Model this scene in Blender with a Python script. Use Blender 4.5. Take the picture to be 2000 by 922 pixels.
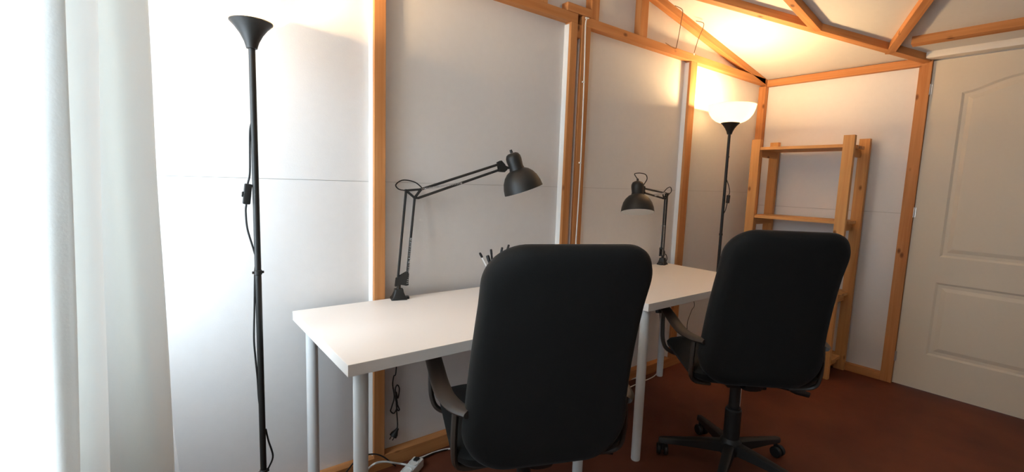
import bpy, bmesh, math, random
from mathutils import Vector, Matrix
random.seed(7)
for o in list(bpy.data.objects): bpy.data.objects.remove(o, do_unlink=True)
S = bpy.context.scene
COL = S.collection

# ------------------------------------------------------------------ camera
F_PX, YAW, PITCH, ROLL, EYE = 918.118, math.radians(52.3152), math.radians(6.5368), math.radians(1.9643), 1.235
def cam_axes():
    cy, sy, cp, sp = math.cos(YAW), math.sin(YAW), math.cos(PITCH), math.sin(PITCH)
    f = Vector((cy*cp, sy*cp, -sp)); r = Vector((sy, -cy, 0)); u = r.cross(f)
    return (math.cos(ROLL)*r + math.sin(ROLL)*u, -math.sin(ROLL)*r + math.cos(ROLL)*u, f)
CR, CU, CF = cam_axes()
CAM = Vector((0, 0, EYE))
cd = bpy.data.cameras.new('camera'); cam = bpy.data.objects.new('camera', cd); COL.objects.link(cam)
cd.sensor_width = 36; cd.lens = F_PX/2000*36; cd.clip_start = .02
m = Matrix((CR, CU, -CF)).transposed().to_4x4(); m.translation = CAM; cam.matrix_world = m
S.camera = cam
def ray(x, y): return CF + CR*((x-1000)/F_PX) - CU*((y-461)/F_PX)
def atY(x, y, Y): d = ray(x, y); return CAM + d*(Y/d.y)
def atX(x, y, X): d = ray(x, y); return CAM + d*(X/d.x)
def atZ(x, y, Z): d = ray(x, y); return CAM + d*((Z-EYE)/d.z)
def atD(x, y, D): return CAM + ray(x, y)*D

# ------------------------------------------------------------------ world, daylight, exposure
W = bpy.data.worlds.new('world'); S.world = W; W.use_nodes = True
W.node_tree.nodes['Background'].inputs[0].default_value = (.80, .90, 1, 1)
W.node_tree.nodes['Background'].inputs[1].default_value = 1.0
S.view_settings.view_transform = 'Standard'; S.view_settings.look = 'None'
S.view_settings.gamma = 1; S.view_settings.exposure = 0.75; S.view_settings.use_curve_mapping = False
DAY_W, LAMP_W = 45.0, 56.0
ld = bpy.data.lights.new('window_left_offscreen', 'AREA'); ld.shape = 'RECTANGLE'; ld.size = 1.6; ld.size_y = 1.5
ld.energy = DAY_W; ld.color = (.75, .89, 1.0)
lo = bpy.data.objects.new('window_left_offscreen', ld); COL.objects.link(lo)
lo.location = (-.50, 1.02, 1.42); lo.rotation_euler = (math.radians(90), 0, math.radians(-90))

# ------------------------------------------------------------------ materials
def srgb(r, g, b):
    f = lambda c: (c/255/12.92) if c/255 <= .04045 else ((c/255+.055)/1.055)**2.4
    return (f(r), f(g), f(b), 1)
def new_mat(name):
    mt = bpy.data.materials.new(name); mt.use_nodes = True
    nt = mt.node_tree; return mt, nt, nt.nodes['Principled BSDF']
def nd(nt, typ, **kw):
    n = nt.nodes.new(typ)
    for k, v in kw.items(): setattr(n, k, v)
    return n
def plain(name, col, rough=.5, metal=0, noise=0.0, nscale=40, bump=0.0, bscale=200, spec=.5, sheen=0):
    mt, nt, b = new_mat(name); L = nt.links
    b.inputs['Base Color'].default_value = col; b.inputs['Roughness'].default_value = rough
    b.inputs['Metallic'].default_value = metal; b.inputs['Specular IOR Level'].default_value = spec
    if sheen: b.inputs['Sheen Weight'].default_value = sheen; b.inputs['Sheen Roughness'].default_value = .4
    tc = nd(nt, 'ShaderNodeTexCoord')
    if noise:
        n = nd(nt, 'ShaderNodeTexNoise'); n.inputs['Scale'].default_value = nscale; n.inputs['Detail'].default_value = 4
        L.new(tc.outputs['Object'], n.inputs['Vector'])
        mx = nd(nt, 'ShaderNodeMix', data_type='RGBA'); mx.inputs[6].default_value = col
        mx.inputs[7].default_value = tuple(c*(1-noise) for c in col[:3]) + (1,)
        L.new(n.outputs['Fac'], mx.inputs[0]); L.new(mx.outputs[2], b.inputs['Base Color'])
    if bump:
        n2 = nd(nt, 'ShaderNodeTexNoise'); n2.inputs['Scale'].default_value = bscale; n2.inputs['Detail'].default_value = 3
        L.new(tc.outputs['Object'], n2.inputs['Vector'])
        bp = nd(nt, 'ShaderNodeBump'); bp.inputs['Strength'].default_value = bump; bp.inputs['Distance'].default_value = .002
        L.new(n2.outputs['Fac'], bp.inputs['Height']); L.new(bp.outputs[0], b.inputs['Normal'])
    return mt
def wood(name, light, dark, knot=True):
    """pine: grain runs along the object's local X"""
    mt, nt, b = new_mat(name); L = nt.links
    tc = nd(nt, 'ShaderNodeTexCoord'); oi = nd(nt, 'ShaderNodeObjectInfo')
    off = nd(nt, 'ShaderNodeVectorMath', operation='SCALE'); off.inputs[0].default_value = (17, 9, 5)
    L.new(oi.outputs['Random'], off.inputs['Scale'])
    add = nd(nt, 'ShaderNodeVectorMath', operation='ADD'); L.new(tc.outputs['Object'], add.inputs[0]); L.new(off.outputs[0], add.inputs[1])
    mp = nd(nt, 'ShaderNodeMapping'); mp.inputs['Scale'].default_value = (2.2, 60, 60); L.new(add.outputs[0], mp.inputs[0])
    n = nd(nt, 'ShaderNodeTexNoise'); n.inputs['Scale'].default_value = 1; n.inputs['Detail'].default_value = 6; n.inputs['Distortion'].default_value = .6
    L.new(mp.outputs[0], n.inputs['Vector'])
    mp2 = nd(nt, 'ShaderNodeMapping'); mp2.inputs['Scale'].default_value = (.9, 9, 9); L.new(add.outputs[0], mp2.inputs[0])
    n2 = nd(nt, 'ShaderNodeTexNoise'); n2.inputs['Scale'].default_value = 1.5; n2.inputs['Detail'].default_value = 3; L.new(mp2.outputs[0], n2.inputs['Vector'])
    av = nd(nt, 'ShaderNodeMix', data_type='FLOAT'); av.inputs[0].default_value = .5
    L.new(n.outputs['Fac'], av.inputs[2]); L.new(n2.outputs['Fac'], av.inputs[3])
    cr = nd(nt, 'ShaderNodeValToRGB'); cr.color_ramp.elements[0].position = .32; cr.color_ramp.elements[0].color = dark
    cr.color_ramp.elements[1].position = .66; cr.color_ramp.elements[1].color = light
    L.new(av.outputs[0], cr.inputs[0]); last = cr.outputs[0]
    if knot:
        mp3 = nd(nt, 'ShaderNodeMapping'); mp3.inputs['Scale'].default_value = (5.0, 9, 9); L.new(add.outputs[0], mp3.inputs[0])
        v = nd(nt, 'ShaderNodeTexVoronoi'); v.inputs['Scale'].default_value = 1; L.new(mp3.outputs[0], v.inputs['Vector'])
        kr = nd(nt, 'ShaderNodeValToRGB'); kr.color_ramp.elements[0].position = .05; kr.color_ramp.elements[0].color = (1, 1, 1, 1)
        kr.color_ramp.elements[1].position = .12; kr.color_ramp.elements[1].color = (0, 0, 0, 1)
        L.new(v.outputs['Distance'], kr.inputs[0])
        mx = nd(nt, 'ShaderNodeMix', data_type='RGBA'); mx.inputs[7].default_value = srgb(96, 52, 26)
        fm = nd(nt, 'ShaderNodeMath', operation='MULTIPLY'); fm.inputs[1].default_value = .8
        L.new(kr.outputs[0], fm.inputs[0]); L.new(fm.outputs[0], mx.inputs[0]); L.new(last, mx.inputs[6]); last = mx.outputs[2]
    L.new(last, b.inputs['Base Color']); b.inputs['Roughness'].default_value = .62; b.inputs['Specular IOR Level'].default_value = .25
    bp = nd(nt, 'ShaderNodeBump'); bp.inputs['Strength'].default_value = .15; bp.inputs['Distance'].default_value = .001
    L.new(n.outputs['Fac'], bp.inputs['Height']); L.new(bp.outputs[0], b.inputs['Normal'])
    return mt
M = {}
M['wall'] = plain('white_wall_panel', srgb(232, 230, 228), .8, noise=.05, nscale=35, bump=.12, bscale=260, spec=.2)
M['ceiling'] = plain('white_ceiling_panel', srgb(230, 227, 222), .85, noise=.05, nscale=35, bump=.12, bscale=260, spec=.2)
M['backing'] = plain('panel_joint', srgb(170, 166, 162), .9)
M['wood'] = wood('orange_pine', srgb(208, 148, 94), srgb(176, 112, 62))
M['shelf_wood'] = wood('raw_pine', srgb(222, 172, 112), srgb(196, 140, 84))
M['sealant'] = plain('white_sealant', srgb(238, 236, 232), .6, bump=.2, bscale=60)
M['header'] = plain('pale_header_paint', srgb(226, 218, 206), .45)
M['door'] = plain('door_paint', srgb(222, 210, 190), .55, noise=.03, nscale=60, bump=.12, bscale=300, spec=.35)
M['laminate'] = plain('white_laminate', srgb(238, 232, 226), .42, noise=.02, nscale=90)
M['white_metal'] = plain('white_leg_metal', srgb(226, 228, 228), .4)
M['black_metal'] = plain('black_lacquer', srgb(27, 26, 24), .48)
M['dark_metal'] = plain('charcoal_lacquer', srgb(32, 31, 29), .5)
M['black_plastic'] = plain('black_plastic', srgb(26, 25, 24), .5)
M['arm_plastic'] = plain('dark_arm_plastic', srgb(52, 44, 38), .42)
M['fabric'] = plain('black_upholstery', srgb(20, 20, 19), .8, bump=.25, bscale=500, spec=.25, sheen=.06)
M['chrome'] = plain('steel_spring', (.6, .6, .6, 1), .35, metal=1)
M['steel'] = plain('steel_hinge', (.65, .63, .6, 1), .35, metal=1)
M['white_plastic'] = plain('white_plastic', srgb(228, 226, 220), .45)
M['cord'] = plain('black_cord', srgb(24, 23, 22), .55)
M['thin_wire'] = plain('brown_wire', srgb(120, 84, 48), .5)
M['inner'] = plain('shade_inside_white', srgb(222, 226, 226), .5)
M['pen_white'] = plain('pen_white', srgb(235, 235, 235), .35)
M['pen_dark'] = plain('pen_dark', srgb(28, 28, 32), .4)
M['pen_cup'] = plain('pen_cup_plastic', srgb(60, 60, 62), .5)
M['handle'] = plain('door_handle_steel', (.6, .58, .55, 1), .3, metal=1)
# floor
mt, nt, b = new_mat('red_brown_floor'); M['floor'] = mt
tc = nd(nt, 'ShaderNodeTexCoord'); n = nd(nt, 'ShaderNodeTexNoise'); n.inputs['Scale'].default_value = 3.5; n.inputs['Detail'].default_value = 8
nt.links.new(tc.outputs['Object'], n.inputs['Vector'])
cr = nd(nt, 'ShaderNodeValToRGB'); cr.color_ramp.elements[0].position = .3; cr.color_ramp.elements[0].color = srgb(88, 46, 32)
cr.color_ramp.elements[1].position = .7; cr.color_ramp.elements[1].color = srgb(110, 60, 40)
nt.links.new(n.outputs['Fac'], cr.inputs[0]); nt.links.new(cr.outputs[0], b.inputs['Base Color'])
b.inputs['Roughness'].default_value = .6; b.inputs['Specular IOR Level'].default_value = .25
# translucent things
def translucent(name, col, frac, weave=False):
    mt = bpy.data.materials.new(name); mt.use_nodes = True; nt = mt.node_tree; nt.nodes.clear(); L = nt.links
    out = nd(nt, 'ShaderNodeOutputMaterial'); mx = nd(nt, 'ShaderNodeMixShader'); mx.inputs[0].default_value = frac
    d = nd(nt, 'ShaderNodeBsdfDiffuse'); t = nd(nt, 'ShaderNodeBsdfTranslucent')
    d.inputs[0].default_value = col; t.inputs[0].default_value = col
    L.new(d.outputs[0], mx.inputs[1]); L.new(t.outputs[0], mx.inputs[2]); L.new(mx.outputs[0], out.inputs[0])
    if weave:
        tc = nd(nt, 'ShaderNodeTexCoord'); n = nd(nt, 'ShaderNodeTexNoise'); n.inputs['Scale'].default_value = 220; n.inputs['Detail'].default_value = 2
        L.new(tc.outputs['Object'], n.inputs['Vector'])
        bp = nd(nt, 'ShaderNodeBump'); bp.inputs['Strength'].default_value = .25; bp.inputs['Distance'].default_value = .001
        L.new(n.outputs['Fac'], bp.inputs['Height']); L.new(bp.outputs[0], d.inputs['Normal'])
    return mt
M['curtain'] = translucent('white_linen', srgb(238, 238, 234), .11, True)
M['lining'] = translucent('white_sheer', srgb(250, 250, 250), .3)
M['bowl'] = translucent('opal_glass', srgb(250, 246, 238), .55)
def emis(name, col, st):
    mt = bpy.data.materials.new(name); mt.use_nodes = True; nt = mt.node_tree; nt.nodes.clear()
    out = nd(nt, 'ShaderNodeOutputMaterial'); e = nd(nt, 'ShaderNodeEmission'); e.inputs[0].default_value = col; e.inputs[1].default_value = st
    nt.links.new(e.outputs[0], out.inputs[0]); return mt
M['bulb'] = emis('lit_bulb', (1, .72, .40, 1), 30)
M['bulb_off'] = plain('frosted_bulb', srgb(235, 235, 230), .4)
mt = bpy.data.materials.new('window_glass'); mt.use_nodes = True; nt = mt.node_tree; nt.nodes.clear(); M['glass'] = mt
out = nd(nt, 'ShaderNodeOutputMaterial'); mx = nd(nt, 'ShaderNodeMixShader'); mx.inputs[0].default_value = .06
t = nd(nt, 'ShaderNodeBsdfTransparent'); g = nd(nt, 'ShaderNodeBsdfGlossy'); g.inputs['Roughness'].default_value = .03
nt.links.new(t.outputs[0], mx.inputs[1]); nt.links.new(g.outputs[0], mx.inputs[2]); nt.links.new(mx.outputs[0], out.inputs[0])

# ------------------------------------------------------------------ mesh helpers
class MB:
    def __init__(s): s.v = []; s.f = []
    def add(s, vs, fs):
        k = len(s.v); s.v += [Vector(p) for p in vs]; s.f += [tuple(i+k for i in f) for f in fs]; return s
    def hexa(s, p): return s.add(p, [(0,3,2,1),(4,5,6,7),(0,1,5,4),(1,2,6,5),(2,3,7,6),(3,0,4,7)])
    def box(s, a, b, bev=0.0, mat=None):
        x0,y0,z0 = a; x1,y1,z1 = b
        if bev <= 0:
            vs = [(x0,y0,z0),(x1,y0,z0),(x1,y1,z0),(x0,y1,z0),(x0,y0,z1),(x1,y0,z1),(x1,y1,z1),(x0,y1,z1)]
            fs = [(0,3,2,1),(4,5,6,7),(0,1,5,4),(1,2,6,5),(2,3,7,6),(3,0,4,7)]
        else:
            bm = bmesh.new(); bmesh.ops.create_cube(bm, size=1)
            for v in bm.verts: v.co = Vector(((x0+x1)/2+v.co.x*(x1-x0), (y0+y1)/2+v.co.y*(y1-y0), (z0+z1)/2+v.co.z*(z1-z0)))
            bmesh.ops.bevel(bm, geom=bm.edges[:], offset=bev, segments=2, affect='EDGES', profile=.6)
            bm.verts.index_update(); vs = [v.co.copy() for v in bm.verts]; fs = [[v.index for v in f.verts] for f in bm.faces]; bm.free()
        if mat: vs = [mat @ Vector(p) for p in vs]
        return s.add(vs, fs)
    def lathe(s, prof, n=32, mat=None, closed=False):
        """prof: list of (r, z), revolved about local Z"""
        vs, fs = [], []
        for r, z in prof:
            for i in range(n):
                a = 2*math.pi*i/n; vs.append(Vector((r*math.cos(a), r*math.sin(a), z)))
        K = len(prof)
        for k in range(K-1 if not closed else K):
            k2 = (k+1) % K
            for i in range(n):
                j = (i+1) % n; fs.append((k*n+i, k*n+j, k2*n+j, k2*n+i))
        if not closed:
            if prof[0][0] > 1e-6: fs.append(tuple(reversed(range(n))))
            if prof[-1][0] > 1e-6: fs.append(tuple((K-1)*n+i for i in range(n)))
        if mat: vs = [mat @ v for v in vs]
        return s.add(vs, fs)
    def tube(s, pts, r, n=8, r2=None, caps=True, side=None):
        """round (or elliptic: r along side, r2 along the other) tube; r may be a list"""
        P = [Vector(p) for p in pts]; K = len(P); rs = r if isinstance(r, (list, tuple)) else [r]*K
        vs, fs = [], []; prev = None
        for i in range(K):
            t = (P[min(i+1, K-1)] - P[max(i-1, 0)]).normalized()
            if prev is None:
                ref = Vector(side) if side is not None else (Vector((0,0,1)) if abs(t.z) < .9 else Vector((1,0,0)))
                a = (ref - t*ref.dot(t)).normalized()
            else: a = (prev - t*prev.dot(t)).normalized()
            prev = a; bb = t.cross(a); q = rs[i]; q2 = q if r2 is None else r2*(q/max(rs))
            for k in range(n):
                w = 2*math.pi*k/n; vs.append(P[i] + a*(q*math.cos(w)) + bb*(q2*math.sin(w)))
        for i in range(K-1):
            for k in range(n):
                j = (k+1) % n; fs.append((i*n+k, i*n+j, (i+1)*n+j, (i+1)*n+k))
        if caps: fs.append(tuple(reversed(range(n)))); fs.append(tuple((K-1)*n+k for k in range(n)))
        return s.add(vs, fs)
    def prism(s, poly, dz, mat=None):
        """poly in local XY extruded 0..dz"""
        n = len(poly); vs = [Vector((p[0], p[1], 0)) for p in poly] + [Vector((p[0], p[1], dz)) for p in poly]
        fs = [tuple(reversed(range(n))), tuple(range(n, 2*n))] + [(i, (i+1) % n, (i+1) % n+n, i+n) for i in range(n)]
        if mat: vs = [mat @ v for v in vs]
        return s.add(vs, fs)
    def rings(s, rings):
        """loft closed rings (equal counts), fan caps"""
        n = len(rings[0]); vs = [p for r in rings for p in r]; fs = []
        for k in range(len(rings)-1):
            for i in range(n):
                j = (i+1) % n; fs.append((k*n+i, k*n+j, (k+1)*n+j, (k+1)*n+i))
        fs.append(tuple(reversed(range(n)))); fs.append(tuple((len(rings)-1)*n+i for i in range(n)))
        return s.add(vs, fs)
    def build(s, name, mat, parent=None, smooth=False, origin=None, matrix=None):
        me = bpy.data.meshes.new(name)
        vs = s.v if origin is None else [v-Vector(origin) for v in s.v]
        me.from_pydata([tuple(v) for v in vs], [], s.f); me.update()
        bm = bmesh.new(); bm.from_mesh(me); bmesh.ops.recalc_face_normals(bm, faces=bm.faces); bm.to_mesh(me); bm.free()
        if smooth:
            for p in me.polygons: p.use_smooth = True
            try: me.set_sharp_from_angle(angle=math.radians(38))
            except Exception: pass
        me.materials.append(M[mat] if isinstance(mat, str) else mat)
        o = bpy.data.objects.new(name, me); COL.objects.link(o)
        if parent: o.parent = parent
        if matrix is not None: o.matrix_local = matrix
        elif origin is not None: o.location = origin
        return o
def smooth_path(pts, sub=6):
    P = [Vector(p) for p in pts]; out = []
    for i in range(len(P)-1):
        p0, p1, p2, p3 = P[max(i-1, 0)], P[i], P[i+1], P[min(i+2, len(P)-1)]
        for k in range(sub):
            t = k/sub; out.append(.5*((2*p1) + (p2-p0)*t + (2*p0-5*p1+4*p2-p3)*t*t + (3*p1-p0-3*p2+p3)*t**3))
    return out + [P[-1]]
def tag(o, label, cat, group=None, kind=None):
    o['label'] = label; o['category'] = cat
    if group: o['group'] = group
    if kind: o['kind'] = kind
    return o
def thing(name, label, cat, loc=(0,0,0), rz=0, group=None):
    o = bpy.data.objects.new(name, None); COL.objects.link(o); o.location = loc; o.rotation_euler = (0,0,rz); o.empty_display_size = .05
    return tag(o, label, cat, group)
def axis_matrix(x, z, loc):
    x = Vector(x).normalized(); z = Vector(z); z = (z - x*z.dot(x)).normalized(); y = z.cross(x)
    mm = Matrix((x, y, z)).transposed().to_4x4(); mm.translation = loc; return mm
def frame_to(d, loc, ref=(0,0,1)):
    """matrix whose local Z runs along d"""
    z = Vector(d).normalized(); r = Vector(ref)
    if abs(r.dot(z)) > .95: r = Vector((1,0,0))
    x = (r - z*r.dot(z)).normalized(); y = z.cross(x)
    mm = Matrix((x, y, z)).transposed().to_4x4(); mm.translation = loc; return mm
def beam(name, p0, p1, w, t, up, mat='wood', parent=None, bev=.002):
    """timber from p0 to p1 (centre line), width w across, thickness t along up; grain along its length"""
    p0, p1 = Vector(p0), Vector(p1); L = (p1-p0).length
    mm = axis_matrix(p1-p0, up, (p0+p1)/2)
    if parent: mm = parent.matrix_basis.inverted() @ mm
    return MB().box((-L/2, -w/2, -t/2), (L/2, w/2, t/2), bev).build(name, mat, parent, matrix=mm)

# ------------------------------------------------------------------ room shell
XL, XE, YB, YF = -.27, 3.872, 1.845, -2.3      # window wall, door wall, long wall, wall behind
PF = 1.80                                        # front face of the long wall's posts
EF = 3.847                                       # front face of the door wall's frame
Z0, SL = 2.088, .19                              # ceiling height at the door wall, rise towards the window
def zc(x): return Z0 + SL*(XE-x)
def struct(o, label, cat): return tag(o, label, cat, kind='structure')
struct(MB().box((XL-.2, YF-.1, -.1), (XE+.15, YB+.12, 0)).build('floor', 'floor'), 'dark reddish brown bare floor of the room', 'floor')
ce = MB().hexa([(XL-.2, YF-.1, zc(XL-.2)), (XE+.15, YF-.1, zc(XE+.15)), (XE+.15, YB+.12, zc(XE+.15)), (XL-.2, YB+.12, zc(XL-.2)),
                (XL-.2, YF-.1, zc(XL-.2)+.1), (XE+.15, YF-.1, zc(XE+.15)+.1), (XE+.15, YB+.12, zc(XE+.15)+.1), (XL-.2, YB+.12, zc(XL-.2)+.1)]).build('ceiling', 'ceiling')
struct(ce, 'white sloping ceiling boarded between pine beams', 'ceiling')
# long wall: backing with panels proud of it, seams between
wb = MB().hexa([(XL-.1, YB+.012, 0), (XE+.1, YB+.012, 0), (XE+.1, YB+.08, 0), (XL-.1, YB+.08, 0),
                (XL-.1, YB+.012, zc(XL-.1)+.02), (XE+.1, YB+.012, zc(XE+.1)+.02), (XE+.1, YB+.08, zc(XE+.1)+.02), (XL-.1, YB+.08, zc(XL-.1)+.02)]).build('wall_back', 'backing')
struct(wb, 'long white panelled wall behind the two desks', 'wall')
SEAM = 1.218
def wall_panel(x0, x1, za, zb, slope=False):
    g = .0006
    zt0, zt1 = (zc(x0)+.01, zc(x1)+.01) if slope else (zb-g, zb-g)
    MB().hexa([(x0+g, YB, za+g), (x1-g, YB, za+g), (x1-g, YB+.02, za+g), (x0+g, YB+.02, za+g),
               (x0+g, YB, zt0), (x1-g, YB, zt1), (x1-g, YB+.02, zt1), (x0+g, YB+.02, zt0)]).build('panel', 'wall', wb)
for x0, x1 in ((XL, .723), (.723, 1.745), (1.745, 1.835), (1.835, 2.838), (2.838, XE)):
    wall_panel(x0, x1, 0, SEAM); wall_panel(x0, x1, SEAM, 2.072)
for x0, x1 in ((XL, .723), (.723, 1.55), (1.55, 1.885), (1.885, 2.30), (2.30, XE)): wall_panel(x0, x1, 2.072, 9, True)
# door wall
wr = MB().box((XE+.012, .80, 0), (XE+.08, YB+.05, Z0+.02)).box((XE+.012, YF-.1, 0), (XE+.08, -.03, Z0+.02)).box((XE+.012, -.03, 2.068), (XE+.08, .80, Z0+.02)).build('wall_right', 'backing')
struct(wr, 'white panelled wall beside the door with the shelf against it', 'wall')
for y0, y1, z0, z1 in ((.845, YB, 0, 1.12), (.845, YB, 1.12, Z0), (YF, -.05, 0, 1.12), (YF, -.05, 1.12, Z0)):
    MB().box((XE, y0+.001, z0+.001), (XE+.02, y1-.001, z1-.001)).build('panel', 'wall', wr)
# window wall
WY0, WY1, WZ0, WZ1 = .25, 1.79, .72, 2.12
wl = MB()
for a, b_ in (((XL-.1, YF-.1, 0), (XL, WY0, zc(XL)+.03)), ((XL-.1, WY1, 0), (XL, YB+.05, zc(XL)+.03)),
             ((XL-.1, WY0, 0), (XL, WY1, WZ0)), ((XL-.1, WY0, WZ1), (XL, WY1, zc(XL)+.03))): wl.box(a, b_)
struct(wl.build('wall_left', 'wall'), 'white wall with the curtained window', 'wall')
struct(MB().hexa([(XL-.1, YF-.1, 0), (XE+.1, YF-.1, 0), (XE+.1, YF, 0), (XL-.1, YF, 0),
                  (XL-.1, YF-.1, zc(XL-.1)+.03), (XE+.1, YF-.1, zc(XE+.1)+.03), (XE+.1, YF, zc(XE+.1)+.03), (XL-.1, YF, zc(XL-.1)+.03)]).build('wall_front', 'wall'),
       'white wall facing the desks across the room', 'wall')
win = thing('window_1', 'white framed window behind the linen curtain', 'window', (XL-.05, (WY0+WY1)/2, WZ0)); win['kind'] = 'structure'
hy = (WY1-WY0)/2; hz = WZ1-WZ0
fr = MB()
for y0, y1, z0, z1 in ((-hy, hy, 0, .05), (-hy, hy, hz-.05, hz), (-hy, -hy+.05, .05, hz-.05), (hy-.05, hy, .05, hz-.05), (-.025, .025, .05, hz-.05)): fr.box((-.03, y0, z0), (.03, y1, z1))
fr.build('window_frame', 'white_metal', win)
for s in (-1, 1): MB().box((-.003, min(s*.025, s*(hy-.05)), .05), (.003, max(s*.025, s*(hy-.05)), hz-.05)).build('pane', 'glass', win)

# ------------------------------------------------------------------ timber frame (trim)
tn = [0]
def trim(p0, p1, w, t, up, label, bead=None):
    tn[0] += 1
    o = beam('trim_%d' % tn[0], p0, p1, w, t, up); struct(o, label, 'beam'); return o
def post(x0, x1, z0, z1, label, bead=True):
    o = trim(((x0+x1)/2, (PF+YB)/2, z0), ((x0+x1)/2, (PF+YB)/2, z1), x1-x0, YB-PF, (0, -1, 0), label)
    if bead:   # white sealant run into the corner between post and wall
        inv = o.matrix_basis.inverted()
        poly = [(x0+.0005, PF+.016), (x0-.0012, PF+.017), (x0-.0025, YB-.006), (x0-.006, YB-.0005), (x0+.0005, YB-.0005)]
        n = 40; rg = []
        for k in range(n+1):
            z = z0+.004+(z1-z0-.012)*k/n; q = random.uniform(-.0006, .0006)
            rg.append([inv @ Vector((px+(q if i in (1, 2, 3) else 0), py, z)) for i, (px, py) in enumerate(poly)])
        s = MB().rings(rg).build('sealant_bead', 'sealant', o); s['label'] = 'white sealant bead'
    return o
BB = .062
post(.700, .746, BB, zc(.723)-.005, 'pine wall post beside the desk lamp with the long arm')
post(1.724, 1.769, BB, 2.05, 'the one of the paired pine posts that has no cable on it')
post(1.803, 1.866, BB, 2.05, 'the one of the paired pine posts with a white cable clipped on')
post(2.802, 2.872, BB, 2.05, 'pine wall post between the second desk and the lit uplighter')
ym = (PF+YB)/2; d45 = YB-PF
trim((XL, ym, 2.073), (.700, ym, 2.073), .046, d45, (0, -1, 0), 'horizontal pine rail above the uplighter next to the curtain')
trim((.746, ym, 2.073), (1.769, ym, 2.073), .046, d45, (0, -1, 0), 'horizontal pine rail above the long-armed desk lamp')
trim((1.803, ym, 2.073), (3.82, ym, 2.073), .046, d45, (0, -1, 0), 'horizontal pine rail running from the paired posts to the room corner')
trim((1.69, ym-.004, 2.117), (1.862, ym-.004, 2.117), .040, d45, (0, -1, 0), 'short pine block sitting on the rail above the paired posts')
trim((1.786, ym+.004, 1.985), (1.786, ym+.004, 2.05), .034, d45-.008, (0, -1, 0), 'small pine spacer between the tops of the paired posts')
for x0, x1, lb in ((1.50, 1.56, 'short pine stud on the rail above the long-armed desk lamp'), (1.864, 1.922, 'short pine stud standing directly above the cabled post of the pair'),
                   (2.268, 2.332, 'short pine stud on the rail between paired posts and wires')):
    post(x0, x1, 2.096, zc((x0+x1)/2)-.004, lb, bead=False)
# rafter along the long wall
up = Vector((SL, 0, 1)).normalized()
trim(Vector((XL, ym, zc(XL)))-up*.0225, Vector((XE, ym, zc(XE)))-up*.0225, d45, .045, up, 'pine rafter sloping along the top of the long wall')
trim((EF-.004, YB-.025, BB), (EF-.004, YB-.025, 2.04), .050, .050, (-1, 0, 0), 'pine corner post where the long wall meets the door wall')
trim((EF+.0125, .84, 2.062), (EF+.0125, YB-.05, 2.062), .05, .05, (-1, 0, 0), 'pine rail along the top of the door wall')
trim((EF+.0125, .845, 0), (EF+.0125, .845, 2.086), .062, .05, (-1, 0, 0), 'pine door post carrying the hinges')
trim((EF+.0125, -.06, 0), (EF+.0125, -.06, 2.086), .062, .05, (-1, 0, 0), 'pine door post on the handle side of the door')
hd = MB().box((3.775, -.09, 2.066), (XE+.01, .84, 2.112), .012).build('trim_%d' % (tn[0]+1), 'header', smooth=True); tn[0] += 1
struct(hd, 'pale rounded header above the white door', 'beam')
# ceiling beams: they hang 45 mm below the boards
def cbeam(a, b_, side, label, w=.045):
    """a, b: plan points of the beam's edge; side: +-1 moves the centre line to one side"""
    a, b_ = Vector((a[0], a[1], 0)), Vector((b_[0], b_[1], 0)); dr = (b_-a).normalized(); nn = Vector((-dr.y, dr.x, 0))*side*w/2
    a += nn; b_ += nn; a.z = zc(a.x); b_.z = zc(b_.x)
    return trim(a-up*.0222, b_-up*.0222, w, .045, up, label)
cbeam((3.845, .861), (2.23, 1.79), 1, 'long diagonal pine ceiling beam from the door post to the long wall')
cbeam((3.17, 1.243), (XL, 1.243), 1, 'pine ceiling rafter ending on the long diagonal beam')
cbeam((3.645, .962), (1.40, -.19), -1, 'diagonal pine ceiling brace rising from the long diagonal beam away from the door')
cbeam((3.585, .86), (3.585, -1.6), -1, 'pine purlin running along the ceiling above the door')
bb = beam('baseboard_back', (XL, ym, BB/2), (3.82, ym, BB/2), BB, d45, (0, -1, 0)); struct(bb, 'pine bottom rail along the foot of the long wall', 'baseboard')
bb = beam('baseboard_right', (EF+.0125, .876, .026), (EF+.0125, YB-.05, .026), .052, .05, (-1, 0, 0)); struct(bb, 'pine bottom rail along the foot of the door wall', 'baseboard')

# ------------------------------------------------------------------ door
dr = thing('door_1', 'white moulded panel door with an arched upper panel', 'door', (EF+.004, .8125, .006)); dr['kind'] = 'structure'
DW, DH = .84, 2.055      # local: y runs from 0 to -DW, z up, face at x = 0
DL = MB()
def arch(y0, y1, z0, z1, rise, n=16):
    """panel outline with an eyebrow arch on top, counter-clockwise seen from the room"""
    pts = [(y0, z0), (y1, z0)]
    for k in range(n+1):
        t = k/n; s_ = math.sin(math.pi*t); pts.append((y1+(y0-y1)*t, z1+rise*(s_**1.5)))
    return pts
panels = [arch(-.148, -DW+.148, .86, 1.85, .078), arch(-.148, -DW+.148, .235, .70, 0, 4)]
def offset(poly, d):
    c = Vector((sum(p[0] for p in poly)/len(poly), sum(p[1] for p in poly)/len(poly)))
    ys = [p[0] for p in poly]; zs = [p[1] for p in poly]; hy_, hz_ = (max(ys)-min(ys))/2, (max(zs)-min(zs))/2
    cy, cz = (max(ys)+min(ys))/2, (max(zs)+min(zs))/2
    return [(cy+(p[0]-cy)*(hy_-d)/hy_, cz+(p[1]-cz)*(hz_-d)/hz_) for p in poly]
bm = bmesh.new()
def loop(poly, x): return [bm.verts.new((x, p[0], p[1])) for p in poly]
def bridge(a, b_):
    n = len(a)
    for i in range(n): bm.faces.new((a[i], a[(i+1) % n], b_[(i+1) % n], b_[i]))
outer = loop([(0, 0), (-DW, 0), (-DW, DH), (0, DH)], 0); back = loop([(0, 0), (-DW, 0), (-DW, DH), (0, DH)], .04)
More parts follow.
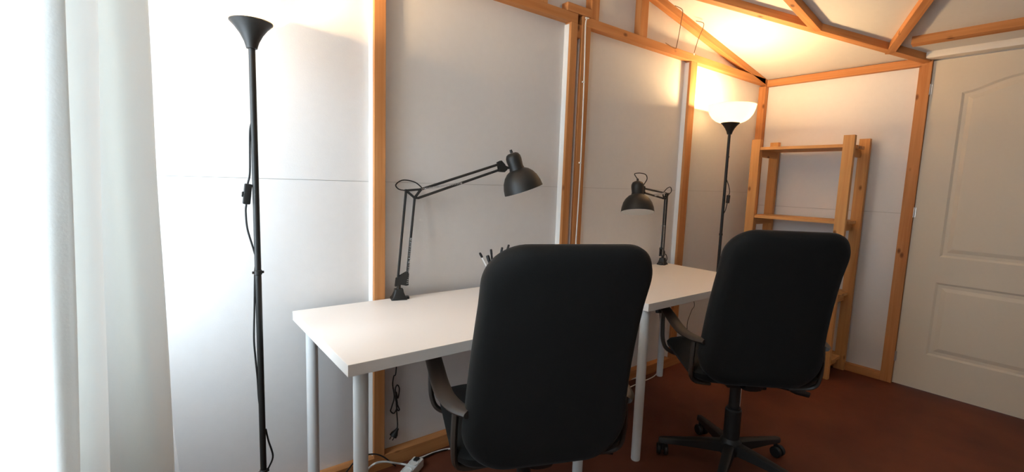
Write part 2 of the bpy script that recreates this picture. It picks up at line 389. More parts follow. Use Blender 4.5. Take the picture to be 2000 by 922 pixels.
bridge(outer, back); bm.faces.new(back)
edges = [bm.edges.get((outer[i], outer[(i+1) % 4])) for i in range(4)]
for pl in panels:
    r0 = loop(pl, 0); r1 = loop(offset(pl, .012), .007); r2 = loop(offset(pl, .030), .007); r3 = loop(offset(pl, .052), .0005)
    bridge(r0, r1); bridge(r1, r2); bridge(r2, r3); bm.faces.new(r3)
    edges += [bm.edges.get((r0[i], r0[(i+1) % len(r0)])) for i in range(len(r0))]
bmesh.ops.triangle_fill(bm, edges=edges, use_beauty=True)
bmesh.ops.recalc_face_normals(bm, faces=bm.faces)
me = bpy.data.meshes.new('door_leaf'); bm.to_mesh(me); bm.free(); me.materials.append(M['door'])
leaf = bpy.data.objects.new('door_leaf', me); COL.objects.link(leaf); leaf.parent = dr
for z in (.18, 1.125, 1.885):
    MB().tube([(-.006, .001, z-.032), (-.006, .001, z+.032)], .006, 10).box((-.003, -.008, z-.03), (.001, .008, z+.03)).build('hinge', 'steel', dr, True)
hl = MB().box((-.008, -DW+.035, .97), (.0, -DW+.075, 1.15), .003).tube(smooth_path([(-.005, -DW+.055, 1.06), (-.045, -DW+.055, 1.06), (-.05, -DW+.075, 1.06), (-.05, -DW+.17, 1.06)]), .008, 10)
hl.build('door_handle', 'handle', dr, True)

# ------------------------------------------------------------------ curtain
ct = thing('curtain', 'long white linen curtain hanging in deep folds over the window', 'curtain', (-.1, 1.0, .03))
# fold edges as seen: (px at the top of the frame, px at the bottom, distance from the camera across the room)
def ratio(px, py): d = ray(px, py); return d.x/d.y
E1 = (ratio(132, 0), ratio(157, 922)); E2 = (ratio(190, 0), ratio(212, 922)); E3 = (ratio(289, 0), ratio(341, 922))
KY = .90; Y1, Y2, Y3 = .76*KY, 1.16*KY, 1.42*KY
def zat(py, px, Y): return atY(px, py, Y).z
def lerp(e, Y, z, px):
    za, zb = zat(0, px[0], Y), zat(922, px[1], Y); t = (z-zb)/(za-zb); t = max(-.2, min(1.5, t)); return (e[1]+(e[0]-e[1])*t)*Y
def profile(z):
    x1 = lerp(E1, Y1, z, (132, 157)); x2 = lerp(E2, Y2, z, (190, 212)); x3 = lerp(E3, Y3, z, (289, 341))
    p = [(x1-.19, .90), (x1-.15, .83), (x1-.10, .785), (x1-.05, .755), (x1-.018, .742), (x1-.003, .750), (x1, .768), (x1-.012, .81), (x1-.05, .86), (x1-.13, .93), (x1-.17, 1.01), (x1-.14, 1.09),
         (x2-.085, 1.125), (x2-.045, 1.118), (x2-.013, 1.122), (x2, 1.16), (x2-.012, 1.20), (x2-.055, 1.25), (x2-.12, 1.30), (x2-.13, 1.37), (x2-.06, 1.385),
         (x3-.115, 1.372), (x3-.085, 1.378), (x3-.055, 1.366), (x3-.028, 1.372), (x3-.006, 1.392), (x3, 1.42), (x3-.008, 1.455), (x3-.03, 1.445), (x3-.06, 1.425)]
    return smooth_path([(a, b_*KY, 0) for a, b_ in p], 5)
def cloth(name, prof, z0, z1, mat, parent, th=.0016, nz=46, wob=.0025):
    o = parent.matrix_basis.translation; rows = []
    for k in range(nz+1):
        z = z0+(z1-z0)*k/nz; pr = prof(z)
        rows.append([Vector((q.x+wob*math.sin(i*.35+z*5.0)*math.sin(z*3.1+i*.11), q.y+wob*math.sin(i*.5+z*2.2), z))-o for i, q in enumerate(pr)])
    n = len(rows[0]); vs = [v for r in rows for v in r]; fs = [(k*n+i, k*n+i+1, (k+1)*n+i+1, (k+1)*n+i) for k in range(nz) for i in range(n-1)]
    ob = MB().add(vs, fs).build(name, mat, parent, True)
    for p_ in ob.data.polygons: p_.use_smooth = True
    if th: md = ob.modifiers.new('thickness', 'SOLIDIFY'); md.thickness = th; md.offset = 0
    return ob
cloth('drape', profile, .03, 2.30, 'curtain', ct, th=0)
def lin_prof(z):
    x3 = lerp(E3, Y3, z, (289, 341)); zt = zat(640, 330, 1.38); k = max(0, (zt-z)/(zt-.3))
    x = x3*1.38/Y3-.012+.032*k
    return smooth_path([(x-.16, 1.35, 0), (x-.10, 1.38, 0), (x-.05, 1.365, 0), (x-.012, 1.372, 0), (x, 1.382, 0), (x-.01, 1.395, 0)], 4)
cloth('lining', lin_prof, .03, 2.30, 'lining', ct, th=0, wob=.001)['label'] = 'sheer white lining'
MB().tube([(-.02-.05, -.95, 2.285), (-.05, .72, 2.285)], .011, 12).tube([(-.05, -.5, 2.285), (-.17, -.5, 2.285)], .008, 8).tube([(-.05, .66, 2.285), (-.17, .66, 2.285)], .008, 8).build('curtain_rod', 'white_metal', ct, True)

# ------------------------------------------------------------------ desks
DT, DTH = .743, .034
def desk(x0, x1, y0, y1, label, legs_in=.052):
    t = thing('desk', label, 'desk', ((x0+x1)/2, (y0+y1)/2, 0), 0, 'white desks along the long wall')
    hx, hy_ = (x1-x0)/2, (y1-y0)/2
    MB().box((-hx, -hy_, DT-DTH), (hx, hy_, DT), .0015).build('desktop', 'laminate', t)
    for sx in (-1, 1):
        for sy in (-1, 1):
            mm = Matrix.Translation((sx*(hx-legs_in), sy*(hy_-legs_in), 0))
            lg = MB().lathe([(0, .004), (.0205, .004), (.0205, DT-DTH-.003), (0, DT-DTH-.003)], 28, mm).build('leg', 'white_metal', t, True)
            MB().lathe([(0, 0), (.019, 0), (.019, .006), (0, .006)], 20, mm).build('foot', 'white_plastic', lg, True)
            MB().box((sx*(hx-legs_in)-.035, sy*(hy_-legs_in)-.035, DT-DTH-.004), (sx*(hx-legs_in)+.035, sy*(hy_-legs_in)+.035, DT-DTH)).build('mounting_plate', 'white_metal', t)
    return t
desk(.393, 1.393, 1.193, 1.797, 'white laminate desk with tubular legs next to the curtain')
desk(1.652, 2.668, 1.178, 1.797, 'white laminate desk with tubular legs next to the lit uplighter')

# ------------------------------------------------------------------ swivel chairs
def rrect(hx, hy_, r, n=8, squash=0):
    pts = []
    for cx, cy, a0 in ((hx-r, hy_-r, 0), (-hx+r, hy_-r, 90), (-hx+r, -hy_+r, 180), (hx-r, -hy_+r, 270)):
        for k in range(n+1):
            a = math.radians(a0+90*k/n); pts.append((cx+r*math.cos(a), cy+r*math.sin(a)))
    return pts
def chair(x, y, deg, label, spin):
    t = thing('swivel_chair', label, 'chair', (x, y, 0), math.radians(deg-90), 'black swivel chairs at the desks')
    # star base
    hub = MB().lathe([(0, .07), (.045, .07), (.05, .085), (.045, .125), (.034, .14), (0, .14)], 24).build('hub', 'black_plastic', t, True)
    for k in range(5):
        a = math.radians(spin+72*k); c, s = math.cos(a), math.sin(a); mm = Matrix.Rotation(a, 4, 'Z')
        rg = []
        for r_, zb, zt, w in ((.03, .075, .125, .024), (.12, .075, .115, .022), (.22, .072, .10, .019), (.29, .066, .09, .016), (.305, .066, .086, .010)):
            rg.append([mm @ Vector((r_, -w, zb)), mm @ Vector((r_, w, zb)), mm @ Vector((r_, w*.9, zt-.006)), mm @ Vector((r_, w*.5, zt)), mm @ Vector((r_, -w*.5, zt)), mm @ Vector((r_, -w*.9, zt-.006))])
        lg = MB().rings(rg).build('base_leg', 'black_plastic', t, True)
        cs = MB(); ca = random.uniform(0, 6.28); cm = Matrix.Translation((.285*c, .285*s, .026)) @ Matrix.Rotation(ca, 4, 'Z') @ Matrix.Rotation(math.pi/2, 4, 'X')
        for off in (-.016, .016):
            cs.lathe([(0, -.009), (.022, -.009), (.026, -.005), (.026, .005), (.022, .009), (0, .009)], 20, cm @ Matrix.Translation((.012, 0, off)))
        cs.tube([(.285*c, .285*s, .03), (.285*c, .285*s, .07)], .008, 10)
        cs.build('caster', 'black_plastic', lg, True)
    MB().lathe([(.034, .12), (.034, .27), (.03, .275), (.030, .28), (.0225, .28), (.0225, .42), (0, .42)], 24).build('gas_column', 'black_plastic', t, True)
    MB().box((-.08, -.11, .412), (.08, .11, .438), .006).build('tilt_mechanism', 'black_plastic', t)
    lv = MB().tube(smooth_path([(.08, -.02, .40), (.16, -.03, .398), (.22, -.04, .39)]), .006, 8); lv.tube([(.21, -.038, .392), (.235, -.042, .388), (.285, -.05, .378)], [.008, .014, .012], 10, r2=.007)
    lv.build('height_lever', 'black_plastic', t, True)
    # seat: cushioned top, shell tapering in below
    rg = []
    for sc, z in ((.02, .532), (.5, .531), (.82, .526), (.95, .514), (1.0, .498), (.985, .48), (.92, .462), (.80, .448), (.62, .438), (.3, .434), (.02, .434)):
        rg.append([Vector((px*sc, .035+py*sc, z - .018*max(0, (py*sc-.12)/.12)**2*(1 if z > .46 else 0))) for px, py in rrect(.255, .235, .07)])
    MB().rings(rg).build('seat', 'fabric', t, True)
    # backrest
    H0, H1 = .462, 1.10
    def outline():
        pts = []; n = 14
        def wid(v): return .236-.021*min(1, v/.48)     # half width, slightly narrower towards the seat
        Hh = H1-H0; rt, rb = .10, .12
        for k in range(n+1):
            a = math.radians(90*k/n); pts.append((wid(Hh)-rt+rt*math.cos(a)**.9 if math.cos(a) > 0 else wid(Hh)-rt, Hh-rt+rt*math.sin(a)))
        q = [(-x_, v_) for x_, v_ in reversed(pts)]; pts += q
        for k in range(1, 7): v = Hh-rt-(Hh-rt-rb)*k/7; pts.append((-wid(v), v))
        bt = []
        for k in range(n+1):
            a = math.radians(180+90*k/n); bt.append((-wid(.05)+rb+rb*math.cos(a), rb+rb*math.sin(a)))
        pts += bt; pts += [(-x_, v_) for x_, v_ in reversed(bt)]
        for k in range(1, 7): v = rb+(Hh-rt-rb)*k/7; pts.append((wid(v), v))
        return pts, Hh
    ol, Hh = outline()
    def place(u, v, w):
        f = v/Hh; yb = -.198-.165*f+.028*math.sin(math.pi*f*1.1)-.10*max(0, f-.75)**2
        yb += .55*u*u*(.5+.5*f)                         # wraps round the sitter
        return Vector((u, yb+w, H0+v))
    rg = []
    for sc, w in ((.02, -.040), (.45, -.040), (.80, -.038), (.91, -.034), (.965, -.022), (.993, -.008), (1, .008), (.985, .028), (.94, .046), (.85, .056), (.55, .062), (.02, .064)):
        rg.append([place(u*(1-(1-sc)*.94 if sc > .8 else sc), Hh*.5+(v-Hh*.5)*sc, w) for u, v in ol])
    MB().rings(rg).build('backrest', 'fabric', t, True)
    MB().tube(smooth_path([(0, -.05, .426), (0, -.14, .428), (0, -.175, .45), (0, -.185, .52)]), .035, 10, r2=.009, side=(1, 0, 0)).build('back_bracket', 'black_plastic', t, True)
    # armrests
    for s in (-1, 1):
        path = smooth_path([(s*.282, .245, .622), (s*.282, .250, .645), (s*.282, .215, .662), (s*.281, .15, .662), (s*.278, .07, .652), (s*.274, -.01, .640), (s*.266, -.09, .634), (s*.245, -.17, .636), (s*.215, -.215, .64)], 5)
        ar = MB().tube(path, .027, 12, r2=.0115, side=(1, 0, 0)).build('armrest', 'arm_plastic', t, True)
        MB().tube(smooth_path([(s*.281, .205, .66), (s*.282, .20, .58), (s*.278, .185, .50), (s*.25, .165, .462), (s*.16, .15, .44)]), .017, 10, r2=.009, side=(0, 1, 0)).build('front_strut', 'arm_plastic', ar, True)
        MB().tube(smooth_path([(s*.247, -.165, .635), (s*.25, -.165, .52), (s*.235, -.15, .46), (s*.16, -.12, .438)]), .017, 10, r2=.009, side=(0, 1, 0)).build('rear_strut', 'arm_plastic', ar, True)
    return t
chair(.914, 1.080, 67.0, 'black upholstered swivel chair pulled up to the desk next to the curtain', 28)
chair(2.010, .955, 48.0, 'black upholstered swivel chair turned at the desk next to the lit uplighter', 170)

# ------------------------------------------------------------------ uplighter floor lamps
def uplighter(x, y, label, cord_px, switch_px, low_px=None, lw=LAMP_W, light_name='bulb_light'):
    t = thing('floor_lamp', label, 'floor lamp', (x, y, 0), 0, 'black uplighter floor lamps')
    MB().lathe([(0, 0), (.128, 0), (.130, .006), (.124, .016), (.06, .024), (.018, .030), (.012, .036), (0, .036)], 40).build('base', 'black_metal', t, True)
    MB().lathe([(0, .03), (.0092, .03), (.0092, 1.60), (0, 1.60)], 16).build('pole', 'black_metal', t, True)
    for z in (.285, .935): MB().lathe([(.0088, z-.008), (.0115, z-.006), (.0115, z+.006), (.0088, z+.008)], 16).tube([(-.016, 0, z), (.016, 0, z)], .004, 8).build('collar', 'black_metal', t, True)
    MB().lathe([(0, 1.593), (.0145, 1.593), (.016, 1.599), (.020, 1.612), (.030, 1.632), (.043, 1.650), (.057, 1.664), (.057, 1.668), (.050, 1.668), (0, 1.660)], 40).build('shade_holder', 'black_metal', t, True)
    rp = [(.046, 1.643), (.062, 1.645), (.085, 1.655), (.106, 1.672), (.122, 1.695), (.132, 1.722), (.137, 1.750)]
    rp += [(.134, 1.750), (.129, 1.722), (.119, 1.697), (.103, 1.675), (.083, 1.658), (.060, 1.648), (.046, 1.6455)]
    MB().lathe([(r_*1.065, 1.6655+(z_-1.643)*1.065) for r_, z_ in rp], 48, closed=True).build('glass_bowl', 'bowl', t, True)['label'] = 'glowing white bowl shade'
    bl = MB().lathe([(0, 1.664), (.012, 1.666), (.014, 1.725), (.024, 1.745), (.028, 1.763), (.024, 1.780), (.012, 1.789), (0, 1.791)], 20).build('bulb', 'bulb', t, True)
    pl = bpy.data.lights.new(light_name, 'POINT'); pl.energy = lw; pl.color = (1, .66, .33); pl.shadow_soft_size = .034
    po = bpy.data.objects.new(light_name, pl); COL.objects.link(po); po.parent = t; po.location = (0, 0, 1.763)
    def loc(px, py):                                    # onto the upright plane through the pole that faces the viewer
        d = ray(px, py); nrm = Vector((x, y, 0)); k = nrm.dot(Vector((x, y, 0)))/nrm.dot(d); q = CAM + d*k; return q-Vector((x, y, 0))
    cp = [loc(*q) for q in cord_px]
    cd_ = MB().tube(smooth_path(cp), .0028, 8)
    if low_px: cd_.tube(smooth_path([loc(*q) for q in low_px]), .0028, 8)
    c = cd_.build('power_cord', 'cord', t, True)
    a, b_ = loc(*switch_px[0]), loc(*switch_px[1]); mm = frame_to(b_-a, (a+b_)/2, (1, 0, 0)); L = (b_-a).length
    MB().box((-.010, -.009, -L/2), (.010, .009, L/2), .004, mm).box((-.0145, -.004, -.006), (-.008, .004, .010), .002, mm).build('cord_switch', 'cord', c, True)
    return t
uplighter(.252, 1.588, 'tall black uplighter standing between the curtain and the desk',
          [(494, 225), (491, 240), (488, 262), (488, 335), (484, 359), (482, 380), (481, 399), (480, 414), (483, 446), (493, 480), (499, 500), (501, 511), (498, 530), (497, 600), (496, 660), (499, 700), (503, 740), (506, 784), (512, 815), (516, 822)],
          [(485, 359), (481, 399)], [(519, 838), (524, 860), (533, 890), (526, 911), (521, 918)], light_name='bulb_light_offscreen')
uplighter(3.022, 1.626, 'tall black uplighter standing beside the desk and pine shelf',
          [(1424, 305), (1421, 318), (1418, 344), (1423, 362), (1425, 375), (1422, 385), (1420, 398), (1417, 410), (1412, 422), (1411, 440)],
          [(1423, 381), (1421, 397)])

# ------------------------------------------------------------------ clamp desk lamps with spring arms
def bar(mb, a, b_, r=.0048): return mb.tube([a, b_], r, 8)
def spring(mb, a, b_, r=.0042, turns=26):
    a, b_ = Vector(a), Vector(b_); fm = frame_to(b_-a, a); L = (b_-a).length; n = turns*7
    return mb.tube([fm @ Vector((r*math.cos(2*math.pi*i*turns/n), r*math.sin(2*math.pi*i*turns/n), L*i/n)) for i in range(n+1)], .0009, 4)
def desk_lamp(label, base, pl, elbow, head, axis, perp, cord, plug=None, cap_loop=None):
    """base: clamp on the desk, elbow: top of the lower arm, head: end of the upper arm, axis: way the shade points, perp: offset of the twin rods"""
    base, elbow, head, axis = Vector(base), Vector(elbow), Vector(head), Vector(axis).normalized()
    t = thing('desk_lamp', label, 'desk lamp', base, 0, 'black clamp desk lamps')
    e, hd_ = elbow-base, head-base; z = Vector((0, 0, 1)); hv = Vector((hd_.x-e.x, hd_.y-e.y, 0)).normalized()   # arm direction in plan
    sd = z.cross(hv)
    # clamp
    cm = axis_matrix(hv, z, (0, 0, 0))
    cl = MB(); rg = []
    for zz, w, d_ in ((0, .032, .026), (.006, .032, .026), (.012, .026, .022), (.03, .019, .018), (.042, .017, .016)): rg.append([cm @ Vector((px, py, zz)) for px, py in rrect(w, d_, .006, 3)])
    cl.rings(rg); cl.box((.02, -.012, .0), (.042, .012, .010), .002, cm); cl.lathe([(0, .04), (.0085, .04), (.0085, .075), (0, .075)], 14)
    cl.box((-.014, -.012, -DTH-.018), (.022, .012, -DTH), .002, cm)
    cl.build('clamp', 'dark_metal', t, True)
    # lower joint plates
    p0 = Vector((0, 0, .075))
    q = lambda u, v, s_=0: p0 + hv*u + z*v + sd*s_
    jp = MB(); poly = [(-.016, -.022), (-.012, .012), (.002, .022), (.034, .040), (.040, .030), (.038, -.016), (.030, -.020), (.004, -.014)]
    for s_ in (-.008, .0065):
        fm = Matrix((hv, z, -sd)).transposed().to_4x4(); fm.translation = p0 + sd*s_; jp.prism(poly, .0016, fm)
    for u, v in ((-.004, .004), (.034, .030), (.034, -.014)): jp.tube([q(u, v, -.011), q(u, v, .011)], .005, 10)
    jp.build('lower_joint', 'dark_metal', t, True)
    # lower arm: twin rods
    ra, rb_ = q(-.004, .004), q(.034, .030)
    ea = e; eb = e + hv*.036 - z*.030
    lw = MB(); bar(lw, ra, ea, .0055); bar(lw, rb_, eb, .0055); la = lw.build('lower_arm', 'dark_metal', t, True)
    spm = rb_.lerp(eb, .46)
    for s_ in (-.009, .009): spring(MB(), q(.034, -.014)+sd*s_, spm+sd*s_).build('spring', 'chrome', la, True)
    MB().tube([spm-sd*.012, spm+sd*.012], .0035, 8).build('spring_pin', 'chrome', la, True)
    # elbow plates
    ud = (hd_-e).normalized(); un = ud.cross(sd).normalized()
    if un.z < 0: un = -un
    ec = e + hv*.062 + z*.006
    ej = MB()
    for s_ in (-.008, .008):
        for a, b_ in ((ea, ec), (ea, eb), (eb, ec), (eb, eb+hv*.016-z*.001)): ej.tube([a+sd*s_, b_+sd*s_], .0042, 6)
    for pnt in (ea, eb, ec): ej.tube([pnt-sd*.012, pnt+sd*.012], .0055, 10)
    ej.build('elbow_joint', 'dark_metal', t, True)
    # upper arm
    u0, u1 = ec, eb+hv*.016
    v0, v1 = hd_ + un*.010, hd_ - un*.014
    ua = MB(); bar(ua, u0, v0, .0055); bar(ua, u1, v1, .0055); ua = ua.build('upper_arm', 'dark_metal', t, True)
    sm = u1.lerp(v1, .50)
    for s_ in (-.009, .009): spring(MB(), u0+sd*s_, sm+sd*s_, turns=24).build('spring', 'chrome', ua, True)
    MB().tube([sm-sd*.012, sm+sd*.012], .0035, 8).build('spring_pin', 'chrome', ua, True)
    # head joint
    hj = MB(); fm = Matrix((ud, un, ud.cross(un))).transposed().to_4x4(); fm.translation = hd_
    for s_ in (-.009, .007): hj.prism([(-.008, .020), (.012, .024), (.024, .004), (.030, -.022), (.014, -.030), (-.010, -.022)], .002, fm @ Matrix.Translation((0, 0, s_)))
    for u, v in ((.004, .014), (-.004, -.014), (.020, -.020)): hj.tube([fm @ Vector((u, v, -.013)), fm @ Vector((u, v, .013))], .005, 10)
    hc = hd_ + ud*.020 - un*.004
    top = hc + ud*.055                                    # socket axis passes here
    hj.tube(smooth_path([hc, hc+ud*.02-un*.012, top-ud*.022]), .006, 8)
    hj.build('head_joint', 'dark_metal', t, True)
    # shade
    sm_ = frame_to(axis, top - axis*.045)
    R_ = .0905
    prof = [(0, -.003), (.018, -.002), (.028, .004), (.034, .016), (.035, .03), (.032, .062), (.035, .074), (.050, .082), (.066, .098), (.079, .120), (.087, .146), (R_, .172)]
    sh = MB().lathe(prof, 44, sm_).build('shade', 'black_metal', t, True)
    inn = [(r_-.0025, z_) for r_, z_ in prof[6:]]; inn[-1] = (R_-.0008, .1722)
    MB().lathe([(.02, .076)] + inn, 44, sm_).build('shade_lining', 'inner', sh, True)
    MB().lathe([(0, .062), (.014, .064), (.014, .085), (.026, .105), (.029, .122), (.024, .142), (0, .152)], 20, sm_).build('bulb', 'bulb_off', t, True)
    MB().lathe([(0, -.018), (.006, -.018), (.007, -.004), (0, -.003)], 12, sm_).build('cord_grip', 'dark_metal', t, True)
    # cords
    cm_ = MB()
    tp = sm_ @ Vector((0, 0, -.016))
    if cap_loop: MB().tube(smooth_path([tp] + [tp + Vector(v) for v in cap_loop]), .0026, 7).build('head_cord', 'cord', t, True)
    ring = [ea - hv*.0 + z*.0, ea - hv*.028 + z*.004 + sd*.006, ea - hv*.040 + z*.022 + sd*.010, ea - hv*.010 + z*.042 + sd*.012, ea + hv*.040 + z*.034 + sd*.010, ec + hv*.01]
    MB().tube(smooth_path(ring), .0026, 7).build('elbow_cord', 'cord', t, True)
    cm_.tube(smooth_path([Vector(v)-base for v in cord]), .0028, 7)
    co = cm_.build('power_cord', 'cord', t, True)
    if plug:
        a, b_ = Vector(plug[0])-base, Vector(plug[1])-base; pm = frame_to(b_-a, a, (1, 0, 0))
        MB().lathe([(0, -.004), (.006, -.004), (.008, .006), (.016, .022), (.017, .034), (0, .034)], 14, pm).tube([pm @ Vector((.008, 0, .03)), pm @ Vector((.008, 0, .05))], .0023, 6).tube([pm @ Vector((-.008, 0, .03)), pm @ Vector((-.008, 0, .05))], .0023, 6).build('plug', 'cord', co, True)
    return t
PD = 1.93
b1 = Vector((.792, 1.772, DT))
e1 = atD(793, 372, 1.945); h1 = atD(976, 325, 2.09)
yc = 1.822
cord1 = [Vector((.800, 1.80, DT-.01)), atY(774, 718, yc), atY(769, 735, yc), atY(767, 752, yc), atY(770, 775, yc), atY(765, 795, yc), atY(763, 803, yc), atY(770, 807, yc), atY(776, 790, yc-.004), atY(772, 762, yc-.006),
         atY(776, 752, yc-.004), atY(780, 760, yc), atY(777, 778, yc), atY(774, 766, yc-.006), atY(773, 782, yc-.005), atY(780, 800, yc), atY(776, 800, yc), atY(774, 785, yc-.004), atY(775, 806, yc), atY(776.5, 826, yc), atY(776, 838, yc)]
desk_lamp('black clamp desk lamp with its long arm stretched out beside the pine post', b1, None, e1, h1, Vector((0, 0, -1))*.93 + CR*.34 + CF*.05, None, cord1, (atY(776, 838, yc), atY(769, 850, yc)))
b2 = Vector((2.592, 1.768, DT))
e2 = Vector((2.605, 1.775, 1.195)); h2 = atD(1256, 371, 2.68)
toc = (CAM-h2); toc.z = 0; toc.normalize()
desk_lamp('black clamp desk lamp folded towards the room on the second desk', b2, None, e2, h2, Vector((0, 0, -1))*.96 + toc*.26 + CR*.06, None,
          [b2+Vector((.01, .0, .07)), b2+Vector((.035, .0, .060)), b2+Vector((.06, .008, .03)), b2+Vector((.068, .022, .004)), b2+Vector((.07, .034, -.04)), b2+Vector((.08, .05, -.3)), (2.70, 1.79, .13), (2.66, 1.78, .05)],
          None, [CR*(u*.0028)-CU*(v*.0028)+CF*w for u, v, w in ((-6, -9, 0), (-3, -12, .01), (8, -13, .02), (20, -11, .04), (24, -3, .05), (20, 6, .06), (15, 14, .06))])

# ------------------------------------------------------------------ pens in a cup behind the chair
pc = Vector((1.200, 1.655, DT))
cup = thing('pen_cup', 'dark pen cup on the desk hidden behind the chair', 'pen cup', pc)
MB().lathe([(0, 0), (.034, 0), (.036, .004), (.038, .09), (.0355, .09), (.033, .006), (0, .006)], 28).build('cup', 'pen_cup', cup, True)
def pen(px, py, foot, label, r=.0045, white=False):
    tip = atY(px, py, 1.655) ; a = pc + Vector(foot); d = tip-a; L = d.length; fm = frame_to(d, a)
    t = thing('pen', label, 'pen', a, 0, 'pens in the cup'); fm.translation = (0, 0, 0)
    MB().lathe([(0, 0), (r*.3, 0), (r, .012), (r, L-.022), (0, L-.022)], 12, fm).build('barrel', 'pen_white' if white else 'pen_dark', t, True)
    MB().lathe([(0, L-.023), (r*1.15, L-.023), (r*1.15, L-.003), (r*.8, L), (0, L)], 12, fm).build('cap', 'pen_dark', t, True)
pen(937, 494, (.024, .004, .008), 'white pen with a black cap leaning furthest out of the cup', white=True)
pen(952, 499, (.002, -.022, .008), 'thick dark marker pen in the cup', r=.0068)
pen(959, 487, (.008, .018, .008), 'slim dark pen upright in the cup')
pen(981, 483, (-.012, .010, .008), 'dark pen just showing above the chair back')
pen(994, 478, (-.018, -.006, .008), 'dark pen leaning out over the far side of the chair back')

# ------------------------------------------------------------------ pine shelf unit
SX0, SX1, SY0, SY1, SZ = 3.52, EF-.002, 1.078, 1.718, 1.604
sh = thing('shelf_unit', 'tall raw pine shelf unit standing against the door wall', 'shelf', ((SX0+SX1)/2, (SY0+SY1)/2, 0))
pw, pt_ = .062, .034
for x in (SX0+pt_/2, SX1-pt_/2):
    for y in (SY0+pw/2, SY1-pw/2): beam('upright', (x, y, 0), (x, y, SZ), pw, pt_, (1, 0, 0), 'shelf_wood', sh)
for zt in (1.548, 1.056, .565, .115):
    for y in (SY0+pw-.008, SY1-pw+.008):
        beam('side_rail', (SX0+pt_, y, zt-.045), (SX1-pt_, y, zt-.045), .018, .050, (0, 0, 1), 'shelf_wood', sh)
    n = 4; d_ = (SX1-SX0-.012)/n
    for k in range(n):
        x = SX0+.006+d_*(k+.5)
        inset = pw-.001 if (k in (0, n-1)) else .012
        beam('shelf_board', (x, SY0+inset, zt-.010), (x, SY1-inset, zt-.010), d_-.002, .020, (0, 0, 1), 'shelf_wood', sh, bev=.001)

# ------------------------------------------------------------------ cables, power strips
def cable(name, pts, r, mat, label, cat='cable', sub=6, clips=(), group=None):
    P = smooth_path(pts, sub); o0 = Vector(P[0]); 
    o = MB().tube([p-o0 for p in P], r, 8).build(name, mat, None, True); o.location = o0; tag(o, label, cat, group)
    for c in clips:
        c = Vector(c)-o0
        MB().box(c-Vector((.008, .0, .004)), c+Vector((.008, .009, .004)), .0015).build('cable_clip', 'white_plastic', o)
    return o
yw = PF-.004
cable('wall_cable', [atY(1150, 36, yw), atY(1147, 36, yw), atY(1144, 44, yw), atY(1143, 70, yw), atY(1142, 110, yw), atY(1140.5, 160, yw), atY(1138, 230, yw), atY(1134, 320, yw), atY(1130, 390, yw), atY(1125, 470, yw), atY(1120, 560, yw), atY(1117, 640, yw), atY(1112, 720, yw)],
      .0035, 'white_plastic', 'white cable clipped down one of the paired pine posts', clips=[atY(1140.5, 160, yw-.003), atY(1134, 318, yw-.003), atY(1147, 35, yw-.003)])
xr = lambda x, y: atY(x, y, PF+.012)
cable('wall_cable', [atY(1355.5, 104, PF-.006), xr(1355.5, 116), xr(1355, 150), xr(1352.5, 200), xr(1349, 260), xr(1345.5, 330), xr(1342, 400), xr(1338.5, 450), xr(1334, 490), xr(1328, 514), xr(1322, 560), xr(1318, 620), xr(1312, 660), (2.72, 1.79, .10), (2.60, 1.76, .008), (2.40, 1.74, .006), (2.28, 1.73, .006)],
      .0032, 'white_plastic', 'white cable running down the post beside the uplighter to the floor', clips=[xr(1349, 258), xr(1338.5, 402)])
cable('ceiling_wire', [atY(1300, 84, PF-.003), atY(1318, 95, PF-.003), atY(1320.5, 93, PF-.004), atY(1322, 88, PF-.006), atY(1326, 68, 1.775), atY(1331, 38, 1.755), atY(1333, 28, 1.75), atY(1332, 18, 1.745), atY(1318, 11, 1.768)],
      .0022, 'thin_wire', 'thin brown wire climbing from the rail to the rafter, nearer the stud', sub=4)
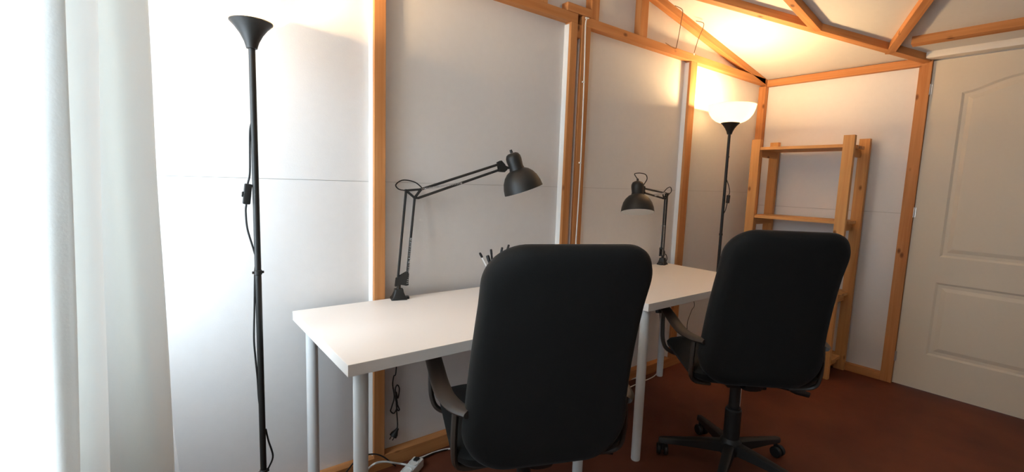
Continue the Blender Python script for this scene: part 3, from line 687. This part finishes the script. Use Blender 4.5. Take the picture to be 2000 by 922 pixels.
cable('ceiling_wire', [atY(1355.5, 104, PF-.005), atY(1359, 92, PF-.008), atY(1364, 76, 1.775), atY(1370, 62, 1.76), atY(1373, 55, 1.75), atY(1374, 45, 1.74), atY(1359, 41, 1.765)],
      .0022, 'thin_wire', 'thin brown wire climbing from above the post to the rafter', sub=4)
c0 = atZ(788, 930, .03)
ps = thing('power_strip', 'white power strip lying on the floor under the desk', 'power strip', (c0.x, c0.y, 0), math.radians(35))
MB().box((-.13, -.024, .0), (.13, .024, .038), .006).build('housing', 'white_plastic', ps, True)
for k in range(4): MB().lathe([(.019, .036), (.021, .0405), (.0185, .0405), (.016, .036)], 20, Matrix.Translation((-.085+.056*k, 0, 0)), closed=True).build('socket', 'white_plastic', ps, True)
MB().box((.096, -.010, .036), (.118, .010, .045), .002).build('rocker_switch', 'black_plastic', ps)
f = lambda x, y, z=.006: atZ(x, y, z)
cable('floor_cable', [f(812, 897, .02), f(825, 893, .012), f(845, 885), f(870, 878), f(900, 875), f(930, 876), f(980, 870)], .0042, 'white_plastic', 'white cable looping from the power strip along the wall')
cable('floor_cable', [f(815, 901, .02), f(832, 892, .012), f(850, 884), f(868, 879), f(905, 872), f(940, 870), f(990, 866)], .003, 'cord', 'dark cable lying beside the white one along the wall')
cable('floor_cable', [f(795, 908, .02), f(783, 906, .014), atY(768, 904, 1.765), atY(755, 902, 1.765), atY(740, 903, 1.765), atY(728, 908, 1.76), f(715, 920), f(705, 932)], .0042, 'white_plastic', 'white cable curling from the power strip around the desk leg')
cable('floor_cable', [atY(x_, y_, 1.775) for x_, y_ in ((672, 928), (682, 915), (693, 902), (712, 890), (732, 887), (748, 892), (762, 902))] + [f(772, 910, .005)], .003, 'cord', 'black cord arching over the floor behind the desk leg')
cable('floor_cable', [f(1218, 746), f(1232, 741), f(1250, 736), f(1262, 730), f(1275, 719, .03), f(1283, 706, .06)], .0038, 'white_plastic', 'white cable on the floor under the desk by the uplighter')
cable('floor_cable', [(2.93, 1.79, .62), atY(1356, 592, 1.80), atY(1351, 606, 1.80), atY(1343, 628, 1.80), atY(1342, 645, 1.80), atY(1343, 662, 1.80), (3.02, 1.77, .06), (3.05, 1.73, .006)], .0022, 'cord', 'thin black cord hanging down the wall behind the uplighter')
